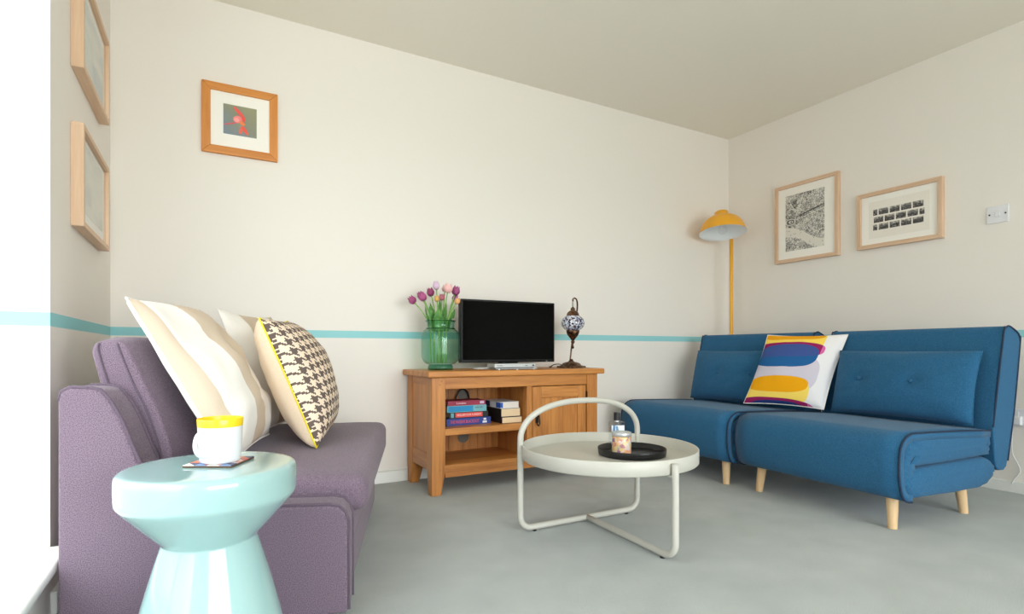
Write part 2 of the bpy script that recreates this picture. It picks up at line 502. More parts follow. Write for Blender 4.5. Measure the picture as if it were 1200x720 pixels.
for dx in (-.011, .011): box(bm, .03 + dx - .003, .03 + dx + .003, -.0118, -.0105, -.018, -.013)
sobj('socket_hole', bm, M_dark, t)
t = thing('power_cord', 'white plug and hanging cord below the wall socket', 'cable', (XR, 1.19, .37))
sobj('plug', box(B(), -.038, -.0118, -.024, .024, -.024, .02), M_plast, t, bevel=.006)
sobj('cord', tube(B(), cr([(-.026, .012, -.022), (-.025, .015, -.08), (-.022, .014, -.17), (-.016, -.005, -.22), (-.012, -.012, -.26), (-.014, .008, -.30), (-.0215, .018, -.325)], 8), .003, 8), M_cable_w, t, smooth=True)

# ------------------------------------------------------------------ purple sofa
RS = math.radians(-19)
SO = Vector((.327, 1.503, 0))
sx = Vector((math.cos(RS), math.sin(RS), 0)); sy = Vector((-math.sin(RS), math.cos(RS), 0))
def SL(x, y, z): return SO + sx * x + sy * y + Vector((0, 0, z))
t = thing('sofa_bed', 'low purple fabric sofa with one sloping arm beside the window', 'sofa', SO, RS)
def rp(pts, n=6): return [(p.x, p.z) for p in cr([(x, 0, z) for x, z in pts], n)]
# arm panel outline (x back->front, z)
arm = [(-.694, .012), (-.694, .595), (-.688, .618), (-.668, .628), (-.62, .626)] + rp([(-.60, .620), (-.578, .592), (-.553, .545), (-.532, .49), (-.510, .435), (-.484, .385), (-.452, .342), (-.40, .320), (-.33, .311)], 4) + [(-.05, .306), (-.025, .301), (-.008, .284), (0, .26), (0, .022), (-.008, .012)]
sobj('arm_panel', extrude(B(), arm, 0, .10), M_purple, t, bevel=.010, seg=3, angle=60)
for yy in (.006, .094):
    path = [(x, yy, z) for x, z in [(a[0], a[1]) for a in arm[1:-1]]]
    cx_, cz_ = -.35, .25
    path = [(p[0] + .001, p[1], p[2] + .001) for p in path]
    sobj('arm_piping', tube(B(), path, .0045, 6), M_purple_d, t, smooth=True)
sobj('back_frame', box(B(), -.694, -.60, .102, 1.12, .014, .615), M_purple, t, bevel=.02)
sobj('base', box(B(), -.60, -.012, .102, 1.12, .014, .142), M_purple, t, bevel=.010)
sobj('folded_mattress', box(B(), -.58, -.006, .104, 1.118, .146, .248), M_purple, t, bevel=.018)
# seat cushion: soft, slightly crowned slab
def soft_slab(x0, x1, y0, y1, z0, z1, crown=.012, n=14, seed=0, r=.03, wr=.003):
    bm = B(); N = n
    top = []
    import itertools
    def prof(s):    # s in 0..1 -> inset rounding factor
        return s
    for side in (1, 0):
        g = []
        for i in range(N + 1):
            row = []
            for j in range(N + 1):
                u, v = i / N, j / N
                x = x0 + (x1 - x0) * u; y = y0 + (y1 - y0) * v
                cu = max(0, 1 - (2 * u - 1) ** 4) * max(0, 1 - (2 * v - 1) ** 4)
                nz = noise.noise(Vector((x * 7 + seed, y * 7, seed))) * wr + noise.noise(Vector((x * 19 + seed, y * 17, seed))) * wr * .5
                row.append(bm.verts.new((x, y, (z1 + crown * cu + nz + .030 * (v - .15)) if side else z0)))
            g.append(row)
        for i in range(N):
            for j in range(N): bm.faces.new((g[i][j], g[i + 1][j], g[i + 1][j + 1], g[i][j + 1]))
        top.append(g)
    a, b = top
    rim = [(i, 0) for i in range(N)] + [(N, j) for j in range(N)] + [(N - i, N) for i in range(N)] + [(0, N - j) for j in range(N)]
    for k in range(len(rim)):
        p, q = rim[k], rim[(k + 1) % len(rim)]
        bm.faces.new((a[p[0]][p[1]], a[q[0]][q[1]], b[q[0]][q[1]], b[p[0]][p[1]]))
    return bm
sobj('seat_cushion', soft_slab(-.57, .042, .104, 1.115, .252, .362, .014), M_purple, t, bevel=.035, seg=5, angle=60, smooth=True)
# back cushion, leaning
def back_cushion():
    bm = B(); N = 12
    rows = []
    for k, (z, xb, xf) in enumerate([(.39, -.595, -.478), (.45, -.597, -.480), (.55, -.597, -.512), (.63, -.657, -.550), (.715, -.678, -.585), (.748, -.674, -.597), (.758, -.655, -.612)]):
        rr = []
        for j in range(N + 1):
            v = j / N; y = .112 + (1.10 - .112) * v
            pf = .012 * (1 - (2 * v - 1) ** 4) + noise.noise(Vector((y * 6, z * 7, 3))) * .005
            e = .012 if k >= 5 and j in (0, N) else 0
            dz = -.012 if (k >= 5 and j in (0, N)) else 0
            rr.append((bm.verts.new((xb, y, z + dz)), bm.verts.new((xf + pf, y, z + dz))))
        rows.append(rr)
    for k in range(len(rows) - 1):
        for j in range(N):
            a, b, c, d = rows[k][j], rows[k][j + 1], rows[k + 1][j + 1], rows[k + 1][j]
            bm.faces.new((a[1], b[1], c[1], d[1])); bm.faces.new((b[0], a[0], d[0], c[0]))
        for j in (0, N):
            a, d = rows[k][j], rows[k + 1][j]; bm.faces.new((a[0], a[1], d[1], d[0]))
    for k in (0, -1):
        for j in range(N):
            a, b = rows[k][j], rows[k][j + 1]; bm.faces.new((a[0], a[1], b[1], b[0]))
    return bm
bc = sobj('back_cushion', back_cushion(), M_purple, t, bevel=.018, seg=4, angle=50, smooth=True)
for off in (.035, .125):
    pts = [(xb + off * (xf - xb) / .16, .110, z) for z, xb, xf in [(.395, -.60, -.478), (.45, -.605, -.480), (.55, -.630, -.512), (.63, -.657, -.550), (.715, -.678, -.585), (.740, -.674, -.597)]]
    sobj('seam', tube(B(), cr(pts, 5), .0028, 6), M_purple_d, bc, smooth=True)
for x_ in (-.66, -.05):
    for y_ in (.05, 1.07): sobj('foot', box(B(), x_ - .02, x_ + .02, y_ - .02, y_ + .02, 0, .016), M_black, t, bevel=.003)

# ------------------------------------------------------------------ cushions on the purple sofa
def stripe_mat(shift):
    m = Mat('striped_cotton', (236, 228, 214), 0.9, spec=0.15)
    x, y, z = m.xyz()
    q = (x + shift + (z * .05)) / .28
    s = q - q.floor()
    band = s.lt(.55)
    n = X(m.nt, m.noise(500, 2))
    c = m.mix(band, (236, 232, 226), (206, 188, 168))
    m.color(c); m.bump(n * .4 + X(m.nt, m.noise(14, 3)) * .9, .35, .006)
    return m
M_cream = fabric('cream_cotton', (226, 204, 176), (238, 218, 192), 500)
M_whitec = fabric('white_cotton', (236, 230, 222), (244, 240, 234), 500)
def hound():
    m = Mat('houndstooth', (230, 210, 190), 0.9, spec=0.1)
    x, y, z = m.xyz(); T = .0045
    i = (x / T).floor(); j = (z / T).floor()
    tw = (i + j).mod(4.0).lt(1.5)
    a = i.mod(8.0).lt(3.5); b = j.mod(8.0).lt(3.5)
    c = tw * a + tw.inv() * b
    m.color(m.mix(c, (232, 212, 190), (104, 90, 84))); m.bump(m.noise(500, 2), .3, .001)
    return m
M_pipe_y = Mat('yellow_piping', (238, 216, 40), 0.7)
def cushion(label, origin, xdir, up, W, Hh, T, front, back, piping=None, seed=0.0, wr=.006, pinch=.07, group=None, pw=.5, Tb=None, pwb=None, shear=0.0):
    t = thing('cushion', label, 'cushion', mat=frame_mat(origin, xdir, up), group=group)
    sobj('front_cover', pillow_bm(W, Hh, T, -1, seed=seed, wr=wr, pinch=pinch, pw=pw, shear=shear), front, t, smooth=True)
    sobj('back_cover', pillow_bm(W, Hh, Tb or T, 1, seed=seed + 5, wr=wr, pinch=pinch, pw=pwb or pw, shear=shear), back, t, smooth=True)
    sobj('piping', tube(B(), pillow_rim(W, Hh, pinch, shear=shear), .0032, 6, closed=True), piping or front, t, smooth=True)
    return t
# large striped cushion
a, b = SL(-.325, .108, .397), SL(-.360, .628, .407)
top = SL(-.566, .088, .847) - a
cushion('large cream and beige striped cushion leaning nearest the window', (a + b) / 2, b - a, top, .55, .525, .23, stripe_mat(.09), M_whitec, M_whitec, seed=1.3, wr=.014, pinch=.05, Tb=.05, pwb=.20)
a, b = SL(-.405, .72, .405), SL(-.33, 1.16, .405)
top = SL(-.575, .72, .885) - a
cushion('striped cushion mostly hidden behind the houndstooth one', (a + b) / 2, b - a, top, .46, .50, .15, stripe_mat(.10), M_whitec, M_whitec, seed=4.1, wr=.006, pinch=.06, Tb=.05)
a, b = SL(-.155, .43, .388), SL(-.175, .93, .404)
top = SL(-.330, .43, .818) - a
cushion('grey and cream houndstooth cushion with yellow piping', (a + b) / 2, b - a, top, .50, .475, .24, hound(), M_cream, M_pipe_y, seed=7.7, wr=.005, pinch=.06, Tb=.20, pwb=.36)

# ------------------------------------------------------------------ aqua stool, coaster, mug
STX, STY = .003, 1.380
prof = [(0, 0), (.160, 0), (.168, .004), (.170, .012), (.160, .05), (.142, .135), (.117, .225), (.102, .275), (.0950, .297), (.0935, .302), (.0938, .305), (.097, .309), (.125, .338), (.166, .384), (.1735, .393), (.1760, .399), (.1765, .403), (.1772, .440), (.1765, .450), (.173, .457), (.166, .4605), (.155, .461), (0, .461)]
o = sobj('stool', lathe(B(), [(r, z * 1.016) for r, z in prof], 96, (0, 0, 0)), M_ceramic, smooth=True)
o.location = (STX, STY, 0); tag(o, 'glossy pale aqua ceramic stool with pinched waist', 'stool')
w = o.modifiers.new('sub', 'SUBSURF'); w.levels = 1; w.render_levels = 1
def coaster_mat():
    m = Mat('patterned_coaster', (230, 225, 220), 0.35)
    x, y, z = m.xyz(); T = .0265
    i, j = (x / T), (y / T); fi, fj = i - i.floor(), j - j.floor()
    tri = (fi + fj).lt(1.0); k = (i.floor() * 1.0 + j.floor() * 2.0).mod(3.0)
    k2 = (i.floor() * 2.0 + j.floor() * 1.0).mod(4.0)
    c = m.mix(k.lt(.5), (196, 70, 70), (52, 58, 104)); c = m.mix(k.gt(1.5), c, (226, 170, 160))
    c2 = m.mix(k2.lt(.5), (238, 232, 226), (120, 150, 190)); c2 = m.mix(k2.gt(2.5), c2, (214, 120, 90))
    m.color(m.mix(tri, c, c2)); return m
t = thing('coaster', 'square geometric patterned coaster under the mug', 'coaster', (.021, 1.390, .4686), math.radians(-29))
sobj('backing', box(B(), -.0525, .0525, -.0525, .0525, 0, .004), M_cork, t, bevel=.001)
sobj('patterned_face', box(B(), -.052, .052, -.052, .052, .004, .0052), coaster_mat(), t)
t = thing('mug', 'white mug with bright yellow rim and lining on the stool', 'mug', (.022, 1.379, .4739), math.radians(-132))
t.scale = (1.06, 1.06, 1.06)
mp = [(0, .0), (.034, 0), (.0375, .002), (.0390, .006), (.0405, .03), (.0425, .0745)]
mi = [(.0400, .0745), (.0385, .03), (.0365, .008), (0, .006)]
sobj('body', lathe(B(), mp, 56), M_mug, t, smooth=True)
sobj('rim_band', lathe(B(), [(.0425, .0745), (.0436, .090), (.0430, .0913), (.0422, .0913), (.0415, .090)], 56), M_mugy, t, smooth=True)
sobj('lining', lathe(B(), [(.0415, .090)] + mi, 56), M_mugy, t, smooth=True)
sobj('handle', tube(B(), cr([(.0395, 0, .067), (.050, 0, .068), (.062, 0, .061), (.067, 0, .046), (.064, 0, .031), (.054, 0, .021), (.0375, 0, .018)], 6), .0045, 10), M_mug, t, smooth=True)

# ------------------------------------------------------------------ television cabinet
CX0, CX1, CY0, CY1 = .958, 1.974, 2.55, 2.925
t = thing('television_cabinet', 'golden oak television cabinet with open shelves and one door', 'cabinet', ((CX0 + CX1) / 2, (CY0 + CY1) / 2, 0))
ox, oy = t.location.x, t.location.y
def cb(bm, x0, x1, y0, y1, z0, z1): return box(bm, x0 - ox, x1 - ox, y0 - oy, y1 - oy, z0, z1)
def part(name, mat, x0, x1, y0, y1, z0, z1, bevel=.003, parent=None):
    return sobj(name, cb(B(), x0, x1, y0, y1, z0, z1), mat, parent or t, bevel=bevel)
part('worktop', M_oak['x'], CX0 - .026, CX1 + .038, CY0 - .022, CY1 + .012, .586, .617, .007)
def post(x0, x1, y0, y1, outx, outy):
    bm = B(); zt, zk = .586, .115
    X0, X1, Y0, Y1 = x0 - ox, x1 - ox, y0 - oy, y1 - oy
    # tapering foot: the inner faces slope in
    ix = (x1 - x0) * .32
    a0, a1 = (X0, X1 - ix) if outx < 0 else (X0 + ix, X1)
    b0, b1 = (Y0, Y1 - ix) if outy < 0 else (Y0 + ix, Y1)
    rs = [[bm.verts.new(p) for p in q] for q in ([(a0, b0, 0), (a1, b0, 0), (a1, b1, 0), (a0, b1, 0)],
          [(X0, Y0, zk), (X1, Y0, zk), (X1, Y1, zk), (X0, Y1, zk)], [(X0, Y0, zt), (X1, Y0, zt), (X1, Y1, zt), (X0, Y1, zt)])]
    bm.faces.new(rs[0][::-1]); bm.faces.new(rs[2])
    for p, q in zip(rs, rs[1:]):
        for i in range(4): bm.faces.new((p[i], p[(i + 1) % 4], q[(i + 1) % 4], q[i]))
    return bm
PWD = .072
for ax, sgx in ((CX0, -1), (CX1 - PWD, 1)):
    for ay, sgy in ((CY0, -1), (CY1 - PWD, 1)):
        p = sobj('leg', post(ax, ax + PWD, ay, ay + PWD, sgx, sgy), M_oak['z'], t, bevel=.003)
        if sgy < 0:
            for dz in (.55, .567, .125):
                sobj('peg', lathe(B(), [(0, 0), (.005, 0), (.005, .0012), (0, .0015)], 10, mtx=Matrix.Translation((ax - ox + .042 + (.008 if dz == .567 else 0), CY0 - oy - .0003, dz)) @ Matrix.Rotation(PI / 2, 4, 'X')), M_oak['x'], p)
part('top_rail', M_oak['x'], CX0 + PWD, CX1 - PWD, CY0 + .004, CY0 + .03, .526, .586)
part('bottom_rail', M_oak['x'], CX0 + PWD, CX1 - PWD, CY0 + .004, CY0 + .03, .084, .147)
part('stile', M_oak['z'], 1.503, 1.536, CY0 + .004, CY0 + .03, .147, .526)
part('divider', M_oak['z'], 1.508, 1.526, CY0 + .03, CY1 - .02, .147, .586, .001)
part('shelf', M_oak['x'], CX0 + .06, 1.508, CY0 + .012, CY1 - .02, .292, .327, .003)
part('cabinet_floor', M_oak['x'], CX0 + .03, CX1 - .03, CY0 + .03, CY1 - .016, .128, .147, .001)
for k in range(8):   # back boards with a cable hole is handled below
    pass
def back_panel():
    bm = B(); x0, x1, z0, z1 = CX0 + .05 - ox, CX1 - .05 - ox, .10, .585; yb = CY1 - .012 - oy
    # tongue and groove boards
    n = 10
    for k in range(n):
        a = x0 + (x1 - x0) * k / n; c = x0 + (x1 - x0) * (k + 1) / n
        box(bm, a + .0012, c - .0012, yb - .006, yb + .004, z0, z1)
    box(bm, x0, x1, yb - .002, yb + .006, z0, z1)
    return bm
bp = sobj('back_panel', back_panel(), M_oak['z'], t)
for hx, hz in ((1.283, .222), (1.283, .462)):
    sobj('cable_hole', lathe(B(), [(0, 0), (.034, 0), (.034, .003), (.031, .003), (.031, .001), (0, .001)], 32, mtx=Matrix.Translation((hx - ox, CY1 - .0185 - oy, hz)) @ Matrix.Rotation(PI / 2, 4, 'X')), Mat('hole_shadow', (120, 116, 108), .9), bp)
for xs, sg in ((CX0, -1), (CX1, 1)):
    xa, xb = (xs + .006, xs + .022) if sg < 0 else (xs - .022, xs - .006)
    xc, xd = (xs + .003, xs + .03) if sg < 0 else (xs - .03, xs - .003)
    sp = part('side_panel', M_oak['z'], xa, xb, CY0 + PWD, CY1 - PWD, .20, .55, .001)
    part('side_rail', M_oak['y'], xc, xd, CY0 + PWD, CY1 - PWD, .545, .586, .003)
    part('side_rail', M_oak['y'], xc, xd, CY0 + PWD, CY1 - PWD, .118, .205, .003)
# door
dx0, dx1, dz0, dz1, dy = 1.540, 1.896, .151, .522, CY0 + .006
d = sobj('door', cb(B(), dx0 + .03, dx1 - .03, dy + .010, dy + .02, dz0 + .03, dz1 - .03), M_oak['z'], t)
part('door_stile', M_oak['z'], dx0, dx0 + .056, dy, dy + .022, dz0, dz1, .002, d)
part('door_stile', M_oak['z'], dx1 - .056, dx1, dy, dy + .022, dz0, dz1, .002, d)
part('door_rail', M_oak['x'], dx0 + .056, dx1 - .056, dy, dy + .022, dz1 - .062, dz1, .002, d)
part('door_rail', M_oak['x'], dx0 + .056, dx1 - .056, dy, dy + .022, dz0, dz0 + .062, .002, d)
hx, hz = 1.566 - ox, .345
bm = box(B(), hx - .009, hx + .009, dy - .004 - oy, dy - oy, hz - .02, hz + .045)
lathe(bm, [(0, -.012), (.006, -.010), (.008, 0), (.006, .010), (0, .012)], 12, (hx, dy - .012 - oy, hz + .025))
tube(bm, cr([(hx - .006, dy - .012 - oy, hz + .025), (hx - .008, dy - .015 - oy, hz + .0), (hx - .009, dy - .016 - oy, hz - .022), (hx, dy - .017 - oy, hz - .034), (hx + .009, dy - .016 - oy, hz - .022), (hx + .008, dy - .015 - oy, hz), (hx + .006, dy - .012 - oy, hz + .025)], 4), .0032, 8)
sobj('door_handle', bm, M_iron, d, bevel=.001)
for hz in (.455, .215):
    bm = box(B(), dx1 - .002 - ox, dx1 + .008 - ox, dy - .006 - oy, dy + .004 - oy, hz - .028, hz + .028)
    for q in (-.03, .03): lathe(bm, [(0, -.005), (.004, -.003), (.005, 0), (.004, .003), (0, .005)], 10, (dx1 + .003 - ox, dy - .003 - oy, hz + q))
    sobj('hinge', bm, M_iron, d)

# ------------------------------------------------------------------ books
def book(label, x0, x1, y0, y1, z0, th, cover, spine='front', pages=(226, 200, 164), rot=0, extra=None, group='paperbacks on the cabinet shelf'):
    cx_, cy_ = (x0 + x1) / 2, (y0 + y1) / 2
    t = thing('book', label, 'book', (cx_, cy_, z0), math.radians(rot), group)
    w, dd = (x1 - x0) / 2, (y1 - y0) / 2
    mc = Mat('book_cover', cover, .45); mp_ = Mat('book_pages', pages, .9)
    c = .0022; bm = B()
    box(bm, -w, w, -dd, dd, 0, c); box(bm, -w, w, -dd, dd, th - c, th)
    if spine == 'front': box(bm, -w, w, -dd, -dd + c, c, th - c)
    else: box(bm, -w, -w + c, -dd, dd, c, th - c)
    sobj('cover', bm, mc, t)
    e = .003
    if spine == 'front': box2 = (-w + e, w - e, -dd + c, dd - e)
    else: box2 = (-w + c, w - e, -dd + .0008, dd - e)
    sobj('pages', box(B(), *box2, c, th - c), mp_, t)
    if extra:
        for nm, bmx, col in extra(w, dd, th): sobj(nm, bmx, Mat('spine_ink', col, .5), t)
    return t
def sp_text(s, size, cx_, cz, sx_=1.0):
    def f(w, dd, th):
        b = text_bm(s, size, .0003, sx_)
        for v in b.verts: v.co += Vector((cx_ * w, -dd - .0003, cz * th))
        return b
    return f
def sp_box(u0, u1, v0, v1):
    return lambda w, dd, th: box(B(), u0 * w, u1 * w, -dd - .0006, -dd + .0005, v0 * th, v1 * th)
BX0, BY0, BY1 = 1.072, 2.665, 2.80
z = .3272
book('thick blue paperback with red spine lettering, bottom of left stack', 1.078, 1.333, BY0 - .012, BY1, z, .036, (38, 62, 140), extra=lambda w, dd, th: [
    ('lettering', sp_text('THE MASSIVE BLACKOUT', .0235, -.20, .48, .62)(w, dd, th), (236, 84, 74)),
    ('badge', sp_box(.62, .82, .15, .45)(w, dd, th), (226, 228, 236)), ('badge', sp_box(.66, .79, .55, .85)(w, dd, th), (226, 228, 236))]); z += .0365
book('black paperback with red spine panel, second in left stack', 1.098, 1.323, BY0, BY1, z, .030, (30, 28, 32), extra=lambda w, dd, th: [
    ('spine_panel', sp_box(-.70, .70, .10, .90)(w, dd, th), (226, 84, 80)), ('spine_panel', sp_box(-.92, -.78, .1, .9)(w, dd, th), (110, 178, 186)),
    ('lettering', (lambda b: (bmesh.ops.translate(b, verts=b.verts, vec=(0, -.0007, 0)), b)[1])(sp_text('REQUIEM FOR A DREAM', .0135, 0, .5, .95)(w, dd, th)), (250, 226, 220))]); z += .0305
def teal(w, dd, th):
    return [('spine_panel', sp_box(-.96, .30, .08, .92)(w, dd, th), (20, 140, 196)),
            ('lettering', sp_text('WINTER', .012, .60, .6)(w, dd, th), (60, 70, 78))]
book('turquoise paperback, third up in the left stack', 1.088, 1.316, BY0 + .004, BY1, z, .034, (116, 182, 190), extra=teal); z += .0345
book('thin crimson guidebook on top of the left stack', 1.090, 1.308, BY0 + .002, BY1 - .02, z, .025, (158, 38, 70), extra=lambda w, dd, th: [
    ('lettering', sp_text('London', .015, -.30, .5, 1.2)(w, dd, th), (240, 222, 226)), ('badge', sp_box(.70, .92, .25, .8)(w, dd, th), (210, 190, 214))])
z = .3272
book('black covered paperback at the bottom of right stack', 1.375, 1.500, 2.602, 2.79, z, .034, (22, 22, 26), 'side'); z += .0345
book('thicker black paperback in the middle of right stack', 1.372, 1.492, 2.606, 2.80, z, .046, (20, 20, 22), 'side'); z += .0465
book('white paperback with blue spine, top of right stack', 1.366, 1.482, 2.604, 2.80, z, .034, (222, 224, 228), 'side', (222, 214, 206), extra=lambda w, dd, th: [
    ('spine_panel', box(B(), -w - .0006, -w + .001, -dd - .0006, -dd + .05, .003, th - .003), (34, 88, 176)),
    ('spine_panel', box(B(), -w - .0006, -w + .001, dd - .07, dd - .01, .002, th - .002), (30, 60, 110)),
    ('spine_panel', box(B(), -w - .0006, -w + .016, -dd - .0006, -dd + .001, .003, th - .003), (34, 88, 176))])
o = sobj('cable', tube(B(), cr([(1.235, 2.895, .3315), (1.228, 2.893, .42), (1.238, 2.888, .47), (1.265, 2.886, .498), (1.300, 2.888, .484), (1.315, 2.892, .44), (1.325, 2.893, .37), (1.33, 2.895, .3315)], 8), .004, 8), M_rubber, smooth=True)
tag(o, 'black cable looped at the back of the upper shelf', 'cable')

# ------------------------------------------------------------------ television and player
TZ = .617
t = thing('television', 'flat black television standing on the oak cabinet', 'television', (1.488, 2.735, TZ))
sobj('casing', box(B(), -.301, .301, -.016, .022, .036, .383), M_bplastic, t, bevel=.004)
sobj('screen', box(B(), -.290, .290, -.0172, -.0155, .052, .373), M_screen, t)
sobj('rear_housing', box(B(), -.19, .19, .02, .045, .06, .28), M_bplastic, t, bevel=.012)
sobj('neck', box(B(), -.06, .06, -.002, .020, .006, .06), M_bplastic, t, bevel=.003)
bm = lathe(B(), [(0, 0), (.19, 0), (.2, .002), (.2, .006), (.16, .011), (0, .013)], 48)
for v in bm.verts: v.co.y *= .40
for v in bm.verts: v.co.x -= .02
sobj('foot', bm, M_lgrey, t, smooth=True)
sobj('power_light', box(B(), .24, .25, -.0178, -.016, .041, .0435), M_silver, t)
t = thing('disc_player', 'slim silver disc player under the television', 'disc player', (1.435, 2.605, TZ))
sobj('base_plate', box(B(), -.122, .132, -.055, .045, .004, .0085), M_silver, t, bevel=.001)
for s in (-.10, .01, .115): sobj('foot', lathe(B(), [(0, 0), (.006, 0), (.006, .0045), (0, .0045)], 12, (s, -.045, 0)), M_silver, t)
bd = sobj('body', box(B(), -.125, .125, -.045, .045, .012, .033), M_silver, t, bevel=.002)
sobj('body_spacer', box(B(), -.115, .12, -.035, .04, .0085, .0125), M_bplastic, t)
sobj('button', box(B(), .105, .115, -.0468, -.0445, .019, .026), M_bplastic, bd)
sobj('disc_slot', box(B(), .06, .075, -.0462, -.0445, .020, .0225), M_bplastic, bd)
b = text_bm('TOSHIBA', .0085, .0002)
for v in b.verts: v.co += Vector((-.095, -.0453, .0225))
sobj('logo', b, Mat('logo_ink', (96, 98, 102), .5), bd)

# ------------------------------------------------------------------ mosaic lamp
t = thing('mosaic_lamp', 'bronze swan neck table lamp with blue and white mosaic globe', 'lamp', (1.895, 2.70, TZ))
bm = lathe(B(), [(0, 0), (.078, 0), (.080, .004), (.074, .011), (.060, .016), (.052, .026), (.036, .033), (.020, .036), (.012, .044), (.009, .052), (0, .053)], 40)
for k in range(8):     # scalloped toes
    a = 2 * PI * k / 8 + .3
    lathe(bm, [(0, 0), (.010, .001), (.012, .006), (.008, .011), (0, .012)], 10, (math.cos(a) * .076, math.sin(a) * .076, 0))
sobj('base', bm, M_bronze, t, smooth=True)
gx, gz = .012, .268
bkx = .040; bky = .03
def nk(a, b, z): return (.8755 * a + .4833 * b, -.4833 * a + .8755 * b, z)
neck = cr([nk(-.006, 0, .050), nk(.0, .004, .10), nk(.008, .02, .15), nk(.024, .062, .20), nk(.036, .084, .265), nk(.042, .075, .33), nk(.042, .045, .38), nk(.034, .018, .408), nk(.020, .002, .416), nk(.010, 0, .408), nk(.0105, -.002, .396)], 8)
sobj('neck', tube(B(), neck, .0048, 10), M_bronze, t, smooth=True)
lathe_tail = lathe(B(), [(0, .112), (.006, .116), (.008, .122), (.005, .130), (.004, .140), (.010, .150), (.012, .156), (.008, .162), (.014, .172), (.030, .190), (.038, .208), (.040, .222), (.036, .226), (0, .226)], 28, (gx, 0, 0))
sobj('lower_cup', lathe_tail, M_bronze, t, smooth=True)
def mosaic():
    m = Mat('mosaic_glass', (200, 210, 235), 0.15)
    cell = m.n('ShaderNodeTexVoronoi'); cell.inputs['Scale'].default_value = 105
    m.nt.links.new(m.coord(), cell.inputs['Vector'])
    sp = m.n('ShaderNodeSeparateColor'); m.nt.links.new(cell.outputs['Color'], sp.inputs[0])
    c = m.ramp(sp.outputs[0], [(0.0, (232, 234, 242)), (0.36, (198, 204, 220)), (0.58, (126, 136, 170)), (0.72, (52, 48, 70)), (.9, (128, 104, 112))], 'CONSTANT')
    e = X(m.nt, m.voro(105, out='Distance', feature='DISTANCE_TO_EDGE')).lt(.035)
    m.color(m.mix(e, c, (60, 58, 70))); return m
bm = lathe(B(), [(.034, -.048)] + [(.070 * math.cos(a), .052 * math.sin(a)) for a in [i * PI / 18 for i in range(-6, 7)]] + [(.034, .048)], 40, (gx, 0, gz))
sobj('globe', bm, mosaic(), t, smooth=True)
bm = lathe(B(), [(.038, .302), (.042, .308), (.038, .314), (.034, .328), (.022, .340), (.012, .344), (.015, .350), (.010, .358), (.004, .364), (0, .366)], 32, (gx, 0, 0))
lathe(bm, [(.038, .302), (0, .300)], 32, (gx, 0, 0))
sobj('cap', bm, M_bronze, t, smooth=True)
bm = B()
for k in range(4):
    ring = [(gx - .001 + (.0035 * math.cos(a) if k % 2 else 0), (0 if k % 2 else .0035 * math.cos(a)), .369 + k * .0075 + .0055 * math.sin(a)) for a in [i * 2 * PI / 12 for i in range(12)]]
    tube(bm, ring, .0011, 6, closed=True)
sobj('chain', bm, M_bronze, t, smooth=True)
sobj('power_cable', tube(B(), cr([(-.06, .0, .010), (-.085, -.005, .022), (-.115, .01, .020), (-.132, .03, .004), (-.10, .07, .003), (-.06, .12, .003), (-.04, .18, .003)], 8), .0025, 8), M_rubber, t, smooth=True)

# ------------------------------------------------------------------ vase of tulips
VX, VY = 1.076, 2.735
t = thing('glass_vase', 'wide green glass jar vase holding the tulips', 'vase', (VX, VY, TZ))
outp = [(.060, .028), (.078, .034), (.093, .048), (.101, .068), (.102, .09), (.102, .165), (.100, .188), (.090, .207), (.076, .218), (.0735, .224), (.0735, .246), (.077, .254), (.079, .259)]
inp = [(r - .003, z_ + .001) for r, z_ in outp[::-1]]
inp[-1] = (.05, .034)
sobj('jar', lathe(B(), outp, 56), M_vase, t, smooth=True)
sobj('jar_lining', lathe(B(), inp, 56), M_vase, t, smooth=True)
sobj('rim', tube(B(), [(.0785 * math.cos(2 * PI * i / 48), .0785 * math.sin(2 * PI * i / 48), .260) for i in range(48)], .0028, 8, closed=True), M_vase2, t, smooth=True)
sobj('neck_ring', tube(B(), [(.0755 * math.cos(2 * PI * i / 48), .0755 * math.sin(2 * PI * i / 48), .2195) for i in range(48)], .0024, 8, closed=True), M_vase2, t, smooth=True)
sobj('foot', lathe(B(), [(0, 0), (.062, 0), (.066, .003), (.066, .018), (.060, .028), (0, .030)], 48), M_vase2, t, smooth=True)
M_stem = Mat('tulip_stem', (132, 176, 88), .5)
M_leaf = Mat('tulip_leaf', (84, 140, 70), .5); M_leaf.color(M_leaf.ramp(M_leaf.noise(30, 3), [(.35, (66, 122, 60)), (.65, (112, 166, 84))]))
RV = Vector((.8755, -.4833, 0)); FV = Vector((.4833, .8755, 0))   # across and along the long view of the vase
